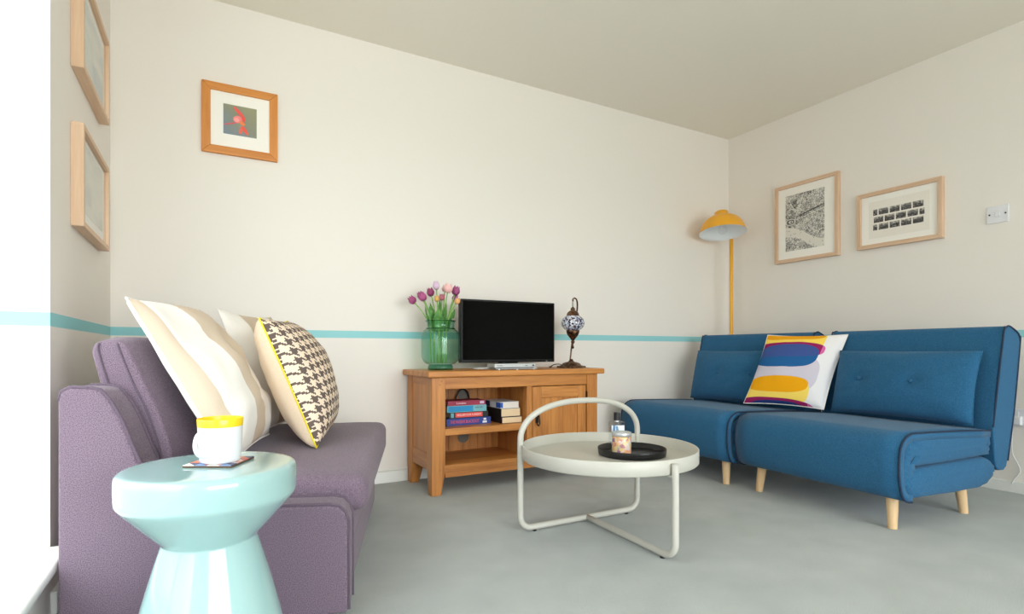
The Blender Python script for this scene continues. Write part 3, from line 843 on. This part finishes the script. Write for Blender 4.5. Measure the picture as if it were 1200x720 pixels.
def tulip(label, ax, hz, dep, col, col2, size=1.0, leaf=None, tilt=0.0, tall=1.0):
    base = RV * ax * .36 + FV * dep * .6 + Vector((0, 0, .036))
    head = RV * ax + FV * dep + Vector((0, 0, hz))
    t = thing('tulip', label, 'tulip', (VX, VY, TZ), 0, 'tulips in the green vase')
    mid = RV * (ax * .42) + FV * dep * .62 + Vector((0, 0, .235))
    rm = math.hypot(mid.x, mid.y)
    if rm > .062: mid.x *= .062 / rm; mid.y *= .062 / rm
    path = cr([base, (base + mid) / 2, mid, (mid + head) / 2 + Vector((0, 0, .012)), head], 6)
    sobj('stem', tube(B(), path, .0034, 8), M_stem, t, smooth=True)
    d = (path[-1] - path[-3]).normalized()
    m = Mat('tulip_petal', col, .5); x, y, zz = m.xyz()
    m.color(m.mix(X(m.nt, m.noise(40, 3, m.mapped((1, 1, .3)))), col, col2)); m.p.inputs['Subsurface Weight'].default_value = .15; m.p.inputs['Subsurface Radius'].default_value = (.01, .005, .005)
    q = d.to_track_quat('Z', 'Y').to_matrix().to_4x4(); mt = Matrix.Translation(head) @ q
    bm = B(); s = size
    for k in range(6):
        ang = k * PI / 3 + (0 if k < 3 else .1); rr = 1.0 if k % 2 else .9
        n1, n2 = 7, 5; g = []
        for i in range(n1):
            f = i / (n1 - 1); row = []
            rad = (.0185 * math.sin(min(1, f * 1.15 + .12) * PI * .80) ** .7 + .002) * rr * s
            wid = .95 * math.sin(PI * (.12 + .84 * f)) ** .65 if f < .999 else .03
            for j in range(n2):
                a = ang + (j / (n2 - 1) - .5) * 1.45 * wid
                row.append(bm.verts.new(mt @ Vector((rad * math.cos(a), rad * math.sin(a), (f * .046 * tall - .002 - .004 * f * abs(j / (n2 - 1) - .5)) * s))))
            g.append(row)
        for i in range(n1 - 1):
            for j in range(n2 - 1): bm.faces.new((g[i][j], g[i][j + 1], g[i + 1][j + 1], g[i + 1][j]))
    o = sobj('bloom', bm, m, t, smooth=True)
    sd = o.modifiers.new('solid', 'SOLIDIFY'); sd.thickness = .0012
    if leaf:
        for lx, lz, ld, wd in leaf:
            wd *= 1.2; lz += .012; ld = dep * 1.15
            bm = B(); tip = RV * lx + FV * ld + Vector((0, 0, lz)); b0 = mid + Vector((0, 0, -.03))
            lp = cr([b0, b0 + Vector((0, 0, .045)) + (tip - b0) * .15, (b0 + tip) / 2 + Vector((0, 0, .012)), tip], 5)
            g = []
            side = (tip - b0).cross(Vector((0, 0, 1))); side = (RV * .7 + side.normalized() * .5).normalized() if side.length > 1e-4 else RV
            for i, p in enumerate(lp):
                f = i / (len(lp) - 1); w_ = wd * (math.sin(PI * (.16 + .84 * f)) ** .8)
                g.append([bm.verts.new(p + side * w_ * s_ + FV * (abs(s_) * -.006)) for s_ in (-1, -.5, 0, .5, 1)])
            for i in range(len(g) - 1):
                for j in range(4): bm.faces.new((g[i][j], g[i][j + 1], g[i + 1][j + 1], g[i + 1][j]))
            lo = sobj('leaf', bm, M_leaf, t, smooth=True); sd = lo.modifiers.new('solid', 'SOLIDIFY'); sd.thickness = .0011
    return t
k_ = .00449
def hh(px): return (px - 511) * k_
def hv(py): return .72 + (411 - py) * k_ - TZ - .02
PM, PM2 = (142, 52, 104), (176, 84, 134)
tulip('magenta tulip leaning out furthest left', hh(480.5), hv(350), 0, PM, PM2, 1.0, leaf=[(-.082, .33, .0, .008)])
tulip('mauve tulip just behind the left magenta pair', hh(488), hv(344), 0.045, (172, 88, 140), (150, 64, 118), .95)
tulip('magenta tulip second from the left', hh(492.5), hv(347.5), -0.02, (160, 62, 122), (190, 96, 146), 1.05, leaf=[(-.055, .325, -.02, .018)])
tulip('deep magenta tulip rising above the left pair', hh(499.5), hv(341), 0.025, (134, 44, 96), (168, 76, 120), 1.0, leaf=[(-.058, .345, .03, .016)])
tulip('pale lilac tulip standing tallest of all', hh(506.5), hv(334.5), -0.01, (206, 170, 204), (226, 200, 220), .85, tall=1.2)
tulip('small yellow tulip bud at the front of the bunch', hh(508.5), hv(349), -0.05, (226, 190, 82), (206, 150, 110), .7, leaf=[(-.005, .31, -.05, .026)])
tulip('pink tulip half hidden behind the yellow bud', hh(512), hv(346.5), 0.02, (206, 128, 136), (190, 100, 130), .8, leaf=[(-.006, .36, .02, .018)])
tulip('pale pink tulip at the back right of the lilac one', hh(514.5), hv(335.5), 0.06, (226, 184, 186), (236, 204, 200), .9)
tulip('large blush pink tulip at the top right', hh(520), hv(338.5), -0.03, (238, 178, 178), (244, 206, 200), 1.15, leaf=[(.036, .34, -.03, .024)])
tulip('magenta purple tulip right of the blush one', hh(527), hv(339.5), 0.03, (150, 60, 112), (176, 88, 140), 1.1, leaf=[(.075, .315, -.02, .022)])
tulip('violet tulip behind the apricot bud on the right', hh(525.5), hv(346.5), 0.064, (156, 92, 148), (176, 116, 160), .85)
tulip('apricot tulip bud lowest on the right', hh(530), hv(351.5), -0.04, (238, 186, 118), (226, 156, 110), .75)

# ------------------------------------------------------------------ coffee table
TCX, TCY, TR = 1.376, 1.709, .340
t = thing('coffee_table', 'round pale grey metal tray table with a high hoop handle', 'coffee table', (TCX, TCY, 0))
sobj('tray_top', lathe(B(), [(0, .296), (TR - .004, .296), (TR, .300), (TR, .347), (TR - .002, .349), (TR - .005, .347), (TR - .006, .312), (TR - .012, .307), (0, .307)], 96), M_table, t, smooth=False, bevel=0)
for p in bpy.data.objects['tray_top'].data.polygons: p.use_smooth = abs(p.normal.z) < .9
hy = .168; hl, hr = -.302, .300; rb = .05; tr = .0122
pts = []
zt0 = .36; zb = tr + .004
cxh = (hl + hr) / 2; ah = (hr - hl) / 2
for i in range(0, 41):
    a = PI * i / 40
    ca, sa = math.cos(a), math.sin(a)
    e = .86
    pts.append((cxh + ah * math.copysign(abs(ca) ** e, ca), hy, zt0 + .150 * abs(sa) ** e))
# down the left leg, round the corner, along the floor, up the right
for i in range(9):
    a = PI + (PI / 2) * i / 8
    pts.append((hl + rb + rb * math.cos(a), hy, zb + rb + rb * math.sin(a)))
for i in range(9):
    a = 1.5 * PI + (PI / 2) * i / 8
    pts.append((hr - rb + rb * math.cos(a), hy, zb + rb + rb * math.sin(a)))
sobj('hoop_frame', tube(B(), pts, tr, 14, closed=True), M_table, t, smooth=True)
fy = -TR - tr - .001
fx = .003
pl = [(fx, fy, .336), (fx, fy, .3), (fx, fy, .2), (fx, fy, zb + rb + .01)]
for i in range(9):
    a = PI + (PI / 2) * i / 8
    pl.append((fx, fy + rb + rb * math.cos(a), zb + rb + rb * math.sin(a)))
pl += [(fx + .02 * k / 6, fy + rb + (hy - fy - rb) * k / 6, zb) for k in range(1, 7)]
sobj('front_leg', tube(B(), pl, tr, 14), M_table, t, smooth=True)
sobj('bracket', box(B(), fx - .012, fx + .012, fy, -TR + .06, .289, .2965), M_table, t, bevel=.002)
for sx_ in (hl, hr):
    ex = .012 if sx_ < 0 else -.012
    sobj('bracket', box(B(), min(sx_, sx_ + ex), max(sx_, sx_ + ex), hy - .012, hy + .012, .31, .335), M_table, t, bevel=.002)
for px_, py_ in ((hl + .065, hy), (hr - .065, hy), (fx, fy + .06)):
    sobj('rubber_foot', lathe(B(), [(0, 0), (.009, 0), (.009, .006), (0, .006)], 14, (px_, py_, 0)), M_black, t)

# black tray, jar candle, bottle
t_z = .3074
o = sobj('serving_tray', lathe(B(), [(0, 0), (.126, 0), (.131, .003), (.134, .026), (.133, .028), (.1315, .027), (.128, .006), (.122, .004), (0, .004)], 72), M_black, smooth=False)
for p in o.data.polygons: p.use_smooth = abs(p.normal.z) < .9
o.location = (1.468, 1.676, t_z); tag(o, 'small round black tray on the coffee table', 'tray')
t = thing('candle_jar', 'floral patterned jar with silver lid on the black tray', 'jar', (1.398, 1.655, t_z + .0046))
def floral():
    m = Mat('floral_print', (220, 190, 160), .25)
    v = m.voro(75); sp = m.n('ShaderNodeSeparateColor'); m.nt.links.new(v, sp.inputs[0])
    f = X(m.nt, sp.outputs[0]) * .75 + X(m.nt, m.noise(60, 3)) * .25
    m.color(m.ramp(f, [(.0, (206, 190, 176)), (.28, (214, 184, 110)), (.42, (196, 132, 120)), (.54, (120, 92, 140)), (.62, (190, 196, 150)), (.74, (226, 150, 110)), (.84, (208, 198, 196))])); return m
sobj('jar_body', lathe(B(), [(0, 0), (.034, 0), (.0365, .003), (.037, .008), (.037, .074), (.035, .078), (0, .078)], 40), floral(), t, smooth=True)
sobj('lid', lathe(B(), [(0, .0785), (.0375, .0785), (.0385, .080), (.0385, .090), (.037, .093), (.034, .092), (0, .091)], 40), M_silver, t, smooth=True)
t = thing('perfume_bottle', 'square clear bottle with black cap behind the jar', 'bottle', (1.450, 1.745, t_z + .0046), math.radians(-25))
sobj('glass_body', box(B(), -.031, .031, -.017, .017, 0, .119), M_clear, t, bevel=.005)
sobj('liquid', box(B(), -.027, .027, -.013, .013, .006, .098), glass_mat('pale_blue_liquid', (246, 250, 253), 1.2), t)
def blabel():
    m = Mat('bottle_label', (232, 234, 236), .5); x, y, z = m.xyz()
    c = m.mix(ell(x, z, -.016, .088, .005, .02, p=6.0), (226, 232, 238), (74, 122, 166))
    c = m.mix(ell(x, z, -.003, .09, .005, .014, .2, p=4.0), c, (96, 140, 180)); m.color(c); return m
sobj('bottle_label', box(B(), -.026, .026, -.0178, -.0168, .03, .106), blabel(), t)
sobj('neck', lathe(B(), [(0, .118), (.009, .118), (.009, .127), (0, .127)], 20), M_silver, t)
sobj('cap', lathe(B(), [(0, .125), (.0125, .125), (.0125, .155), (.0115, .157), (0, .157)], 24), M_black, t, smooth=False)

# ------------------------------------------------------------------ blue sofa beds
def blue_sofa(label, loc, rotz, W):
    t = thing('sofa_bed', label, 'sofa', (loc[0], loc[1], 0), rotz, 'blue folding sofa beds')
    # outer cover: C-shaped shell
    outer = [(.655, .372), (.40, .385), (.12, .394), (.07, .390), (.035, .374), (.012, .345), (.002, .305), (0, .25), (.006, .20), (.018, .16), (.036, .138), (.06, .128), (.085, .125)]
    outer = rp(outer, 3)
    def shell(d):
        res = []
        for i, (x, z) in enumerate(outer):
            a = outer[max(0, i - 1)]; b = outer[min(len(outer) - 1, i + 1)]
            dx, dz = b[0] - a[0], b[1] - a[1]; L = math.hypot(dx, dz)
            res.append((x - dz / L * d * -1 * -1 if False else x + (-dz) / L * d, z + dx / L * d))
        return res
    inner = shell(.03)
    bm = B(); n = len(outer); N = 10; rows = []
    for j in range(N + 1):
        y = W * j / N
        pf = .004 * (1 - (2 * j / N - 1) ** 4)
        ro, ri = [], []
        for (x, z), (xi, zi) in zip(outer, inner):
            wv = noise.noise(Vector((x * 5, y * 4, z * 5 + loc[1]))) * .004 if 0 < j < N else 0
            ro.append(bm.verts.new((x - (pf + wv) * (1 if x < .1 else 0), y, z + ((pf + wv) if z > .3 else 0)))); ri.append(bm.verts.new((xi, y, zi)))
        rows.append((ro, ri))
    for j in range(N):
        a, b = rows[j], rows[j + 1]
        for i in range(n - 1):
            bm.faces.new((a[0][i], a[0][i + 1], b[0][i + 1], b[0][i])); bm.faces.new((a[1][i + 1], a[1][i], b[1][i], b[1][i + 1]))
        for i in (0, n - 1): bm.faces.new((a[0][i], b[0][i], b[1][i], a[1][i]))
    for rr in (rows[0], rows[-1]):
        for i in range(n - 1): bm.faces.new((rr[0][i], rr[0][i + 1], rr[1][i + 1], rr[1][i]))
    sobj('seat_cover', bm, M_blue, t, smooth=True)
    for y in (.001, W - .001):
        sobj('seat_piping', tube(B(), [(x, y, z) for x, z in outer], .0042, 6), M_navy, t, smooth=True)
    # folded mattress ends
    up = rp([(.655, .360), (.60, .366), (.13, .376), (.085, .368), (.048, .345), (.034, .31), (.036, .285), (.06, .264), (.10, .258), (.60, .262), (.648, .272), (.662, .31)], 3)
    def puffy(prof, y0, y1, puff=.014, seed=0):
        bm = B(); cx_ = sum(p[0] for p in prof) / len(prof); cz_ = sum(p[1] for p in prof) / len(prof)
        rings = []
        for (y, s, o_) in ((y0 - puff, .55, 0), (y0 - puff * .85, .80, .6), (y0 - puff * .45, .94, 1), (y0 + .012, 1.0, 0), (y1 - .012, 1.0, 0), (y1 + puff * .45, .94, 1), (y1 + puff * .85, .80, .6), (y1 + puff, .55, 0)):
            ring = []
            for i, (x, z) in enumerate(prof):
                ins = min(.05, 1.0)
                dx, dz = x - cx_, z - cz_
                f = (1 - s)
                L = math.hypot(dx, dz) + 1e-6
                pk = 0.0025 * o_ * math.sin(i * 2.4 + seed)
                kx = x - math.copysign(min(abs(dx), f * .10), dx); kz = z - math.copysign(min(abs(dz) * .98, f * .10), dz)
                ring.append(bm.verts.new((kx, y + pk, kz)))
            rings.append(ring)
        m_ = len(prof)
        for a, b in zip(rings, rings[1:]):
            for i in range(m_): bm.faces.new((a[i], a[(i + 1) % m_], b[(i + 1) % m_], b[i]))
        bm.faces.new(rings[0]); bm.faces.new(rings[-1][::-1])
        return bm
    sobj('upper_mattress', puffy(up, .010, W - .010, .012), M_blue, t, smooth=True)
    lo = rp([(.10, .252), (.30, .257), (.56, .260), (.64, .252), (.685, .222), (.69, .195), (.665, .158), (.60, .134), (.50, .128), (.12, .134), (.07, .145), (.042, .168), (.034, .20), (.045, .225)], 3)
    sobj('lower_mattress', puffy(lo, .008, W - .008, .014, 1.0), M_blue, t, smooth=True)
    fr = rp([(.10, .372), (.07, .365), (.04, .34), (.026, .30), (.022, .25), (.026, .20), (.04, .165), (.07, .142), (.10, .140), (.115, .19), (.12, .25), (.115, .32)], 3)
    sobj('front_fold', puffy(fr, .012, W - .012, .012, 2.0), M_blue, t, smooth=True)
    # reclined backrest
    bk = [(.685, .235), (.665, .40), (.690, .50), (.758, .800), (.772, .822), (.792, .829), (.815, .826), (.872, .800), (.890, .780), (.895, .755), (.842, .45), (.790, .24), (.778, .205), (.755, .190), (.72, .192), (.695, .208)]
    sobj('backrest', extrude(B(), bk, -.002, W + .002), M_blue, t, bevel=.006, seg=3, angle=50)
    for y in (-.001, W + .001):
        sobj('back_piping', tube(B(), cr([(.668, y, .385), (.692, y, .50), (.756, y, .795), (.772, y, .820), (.792, y, .829), (.815, y, .826), (.872, y, .802), (.893, y, .778), (.895, y, .755), (.842, y, .45), (.788, y, .23)], 4), .0042, 6), M_navy, t, smooth=True)
    # splayed wooden legs
    for lx, ly in ((.10, .085), (.10, W - .085), (.585, .085), (.585, W - .085)):
        ddx = -.014 if lx < .3 else .014; ddy = -.010 if ly < .3 else .010
        sobj('leg', tube(B(), [(lx, ly, .136), (lx + ddx * .5, ly + ddy * .5, .07), (lx + ddx, ly + ddy, 0)], [.0225, .020, .0165], 20), M_beech, t, smooth=False)
    return t
BLOC, BROT, BW = (2.325, 1.128), math.radians(-4), .80
ALOC, AROT, AW = (2.352, 1.952), math.radians(1), .82
blue_sofa('blue folding sofa bed nearer the camera beside the wall socket', BLOC, BROT, BW)
blue_sofa('blue folding sofa bed in the far corner below the lamp', ALOC, AROT, AW)
def SB(loc, rot, x, y, z):
    return Vector((loc[0] + math.cos(rot) * x - math.sin(rot) * y, loc[1] + math.sin(rot) * x + math.cos(rot) * y, z))
def lumbar(label, loc, rot, W, y0, y1, btn, Hh=.335):
    a = SB(loc, rot, .606, y1, .392); b = SB(loc, rot, .606, y0, .392)     # left to right seen from the front
    up = SB(loc, rot, .686, y1, .725) - a
    L = (b - a).length
    t = thing('lumbar_cushion', label, 'cushion', mat=frame_mat((a + b) / 2, b - a, up), group='blue bolster cushions')
    def shape(side):
        bm = pillow_bm(L, Hh, .16 if side < 0 else .075, side, n=30, pinch=.03, pw=.40, wr=.004, seed=loc[1])
        if side < 0:
            for v in bm.verts:
                for bx in btn:
                    d = math.hypot(v.co.x - bx, v.co.z - Hh * .52); v.co.y += .016 * math.exp(-(d / .035) ** 2)
        return bm
    sobj('front_cover', shape(-1), M_blue, t, smooth=True); sobj('back_cover', shape(1), M_blue, t, smooth=True)
    sobj('seam', tube(B(), pillow_rim(L, Hh, .035), .003, 6, closed=True), M_blue, t, smooth=True)
    for bx in btn:
        sobj('button', lathe(B(), [(0, -.003), (.010, -.002), (.0115, .002), (.008, .006), (0, .0075)], 18, mtx=Matrix.Translation((bx, -.063, Hh * .52)) @ Matrix.Rotation(PI / 2, 4, 'X')), M_blue, t, smooth=True)
    return t
lumbar('blue buttoned bolster cushion on the nearer blue sofa bed', BLOC, BROT, BW, .045, .70, (-.16, .086))
lumbar('blue buttoned bolster cushion on the corner blue sofa bed', ALOC, AROT, AW, .20, .79, (-.045, .19))

# colourful cushion
def blobs():
    m = Mat('pebble_pattern_cotton', (236, 234, 232), .9, spec=.1)
    x, y, z = m.xyz(); u, v = (x - z * .15) / .42 + .5, z / .435
    c = (234, 232, 234)
    for (u0, u1, v0, v1, p, col) in [
        (-.2, .86, .12, .70, 3.0, (208, 202, 216)),
        (-.30, .80, .74, 1.12, 5.0, (250, 214, 96)), (-.02, .78, .92, 1.05, 2.6, (236, 164, 30)),
        (-.25, .84, .645, .875, 3.2, (150, 38, 92)),
        (-.02, .79, .50, .84, 3.0, (40, 98, 156)),
        (-.10, .81, .005, .33, 3.4, (250, 216, 104)),
        (.0, .78, .155, .375, 2.8, (240, 168, 24)),
        (-.2, .90, -.12, .085, 2.4, (156, 40, 98)), (.03, .82, -.16, .055, 2.4, (46, 66, 128))]:
        c = m.mix(ell(u, v, (u0 + u1) / 2, (v0 + v1) / 2, (u1 - u0) / 2, (v1 - v0) / 2, 0, p), c, col)
    # overlaps where the dyes cross
    a1 = ell(u, v, .295, .76, .545, .115, 0, 3.2); a2 = ell(u, v, .385, .67, .405, .17, 0, 3.0)
    c = m.mix(a1 * a2, c, (66, 88, 150))
    c = m.mix(a1 * u.gt(.80), c, (216, 104, 172))
    c = m.mix(ell(u, v, .35, -.02, .55, .105, 0, 2.4) * u.gt(.82), c, (216, 104, 172))
    m.color(c); m.bump(m.noise(450, 2), .3, .001); return m
a = Vector((2.800, 2.190, .405)); b = Vector((2.915, 1.800, .400))
cushion('white cushion with yellow, blue and magenta pebble shapes on blue sofa', (a + b) / 2, b - a, Vector((.205, -.02, .42)), .43, .45, .14, blobs(), M_whitec, M_whitec, seed=2.2, wr=.004, pinch=.05, pw=.42, Tb=.05, shear=.15)

# ------------------------------------------------------------------ floor lamp
LPX, LPY = 3.398, 2.782
t = thing('floor_lamp', 'tall mustard yellow floor lamp with domed shade in the corner', 'lamp', (LPX, LPY, 0))
sobj('base', lathe(B(), [(0, 0), (.115, 0), (.118, .004), (.118, .018), (.112, .022), (.02, .026), (0, .026)], 48), M_yellow, t, smooth=True)
shc = Vector((3.238 - LPX, 2.728 - LPY, 0))
sobj('pole', tube(B(), [(0, 0, .02), (0, 0, .6), (0, 0, 1.2), (0, 0, 1.655)], .0125, 16), M_yellow, t, smooth=True)
sobj('arm', tube(B(), cr([(0, 0, 1.648), (-.02, -.007, 1.668), (shc.x * .5, shc.y * .5, 1.676), (shc.x, shc.y, 1.680)], 6), .008, 10), M_yellow, t, smooth=True)
sobj('knob', lathe(B(), [(0, -.012), (.013, -.010), (.015, 0), (.013, .010), (0, .012)], 16, (0, 0, 1.662)), M_black, t, smooth=True)
tilt = Matrix.Translation((shc.x, shc.y, 1.60)) @ Matrix.Rotation(math.radians(9), 4, Vector((-.8755, .4833, 0)))
outs = [(0, .135), (.018, .134), (.022, .128), (.040, .127), (.046, .122), (.048, .095), (.052, .090), (.085, .082), (.118, .060), (.140, .028), (.152, -.005), (.163, -.034)]
sh = sobj('lamp_shade', lathe(B(), outs, 56, mtx=tilt), M_yellow, t, smooth=True)
ins = [(.163, -.034), (.160, -.034), (.149, -.004), (.137, .027), (.115, .058), (.083, .078), (.05, .085), (0, .087)]
sobj('shade_lining', lathe(B(), ins, 56, mtx=tilt), M_enamel, sh, smooth=True)
sobj('bulb_holder', lathe(B(), [(0, .088), (.022, .088), (.022, .052), (.018, .046), (0, .046)], 24, mtx=tilt), M_enamel, t, smooth=True)
sobj('bulb', lathe(B(), [(.012, .046), (.014, .03), (.026, .010), (.031, -.010), (.027, -.028), (.014, -.040), (0, -.043)], 28, mtx=tilt), M_bulb, t, smooth=True)

# ------------------------------------------------------------------ light
w = bpy.data.worlds.new('World'); SC.world = w; w.use_nodes = True
nt = w.node_tree; bg = nt.nodes['Background']
tc = nt.nodes.new('ShaderNodeTexCoord'); sp = nt.nodes.new('ShaderNodeSeparateXYZ'); rm = nt.nodes.new('ShaderNodeValToRGB')
nt.links.new(tc.outputs['Generated'], sp.inputs[0]); nt.links.new(sp.outputs[2], rm.inputs[0])
e = rm.color_ramp.elements; e[0].position = 0.0; e[0].color = (.50, .52, .50, 1); e[1].position = .06; e[1].color = (.93, .96, 1.0, 1)
nt.links.new(rm.outputs[0], bg.inputs[0])
# sky strength cut towards -x, added to tame light from the left window
mr = nt.nodes.new('ShaderNodeMapRange'); mr.inputs[1].default_value = -.85; mr.inputs[2].default_value = .1
mr.inputs[3].default_value = 3.0; mr.inputs[4].default_value = 12.0
nt.links.new(sp.outputs[0], mr.inputs[0]); nt.links.new(mr.outputs[0], bg.inputs[1])
def portal(name, loc, rot, sx_, sy_):
    l = bpy.data.lights.new(name, 'AREA'); l.shape = 'RECTANGLE'; l.size = sx_; l.size_y = sy_; l.cycles.is_portal = True
    o = bpy.data.objects.new(name, l); COL.objects.link(o); o.location = loc; o.rotation_euler = rot; return o
portal('window_portal', (XL - WT - .02, (WY0 + WY1) / 2, (WZ0 + WZ1) / 2), (0, -PI / 2, 0), WZ1 - WZ0, WY1 - WY0)
portal('fill_window_portal', ((FX0 + FX1) / 2, YF - .16, (FZ0 + FZ1) / 2), (PI / 2, 0, 0), FX1 - FX0, FZ1 - FZ0)  # guides sky sampling through the added window

# ------------------------------------------------------------------ camera
cam = bpy.data.cameras.new('camera'); co = bpy.data.objects.new('camera', cam); COL.objects.link(co)
cam.sensor_width = 36; cam.sensor_fit = 'HORIZONTAL'; cam.lens = 643 / 1200 * 36
cam.shift_y = 51 / 1200; cam.clip_start = .02
co.location = (0, 0, .72); co.rotation_euler = (PI / 2, 0, math.radians(-28.903))
SC.camera = co
SC.view_settings.view_transform = 'Standard'; SC.view_settings.look = 'None'
SC.view_settings.gamma = 1; SC.view_settings.use_curve_mapping = False
SC.view_settings.exposure = 0.2
try:
    SC.cycles.use_denoising = True; SC.cycles.max_bounces = 14; SC.cycles.diffuse_bounces = 8; SC.cycles.transparent_max_bounces = 24
    SC.cycles.sample_clamp_indirect = 10
except Exception: pass
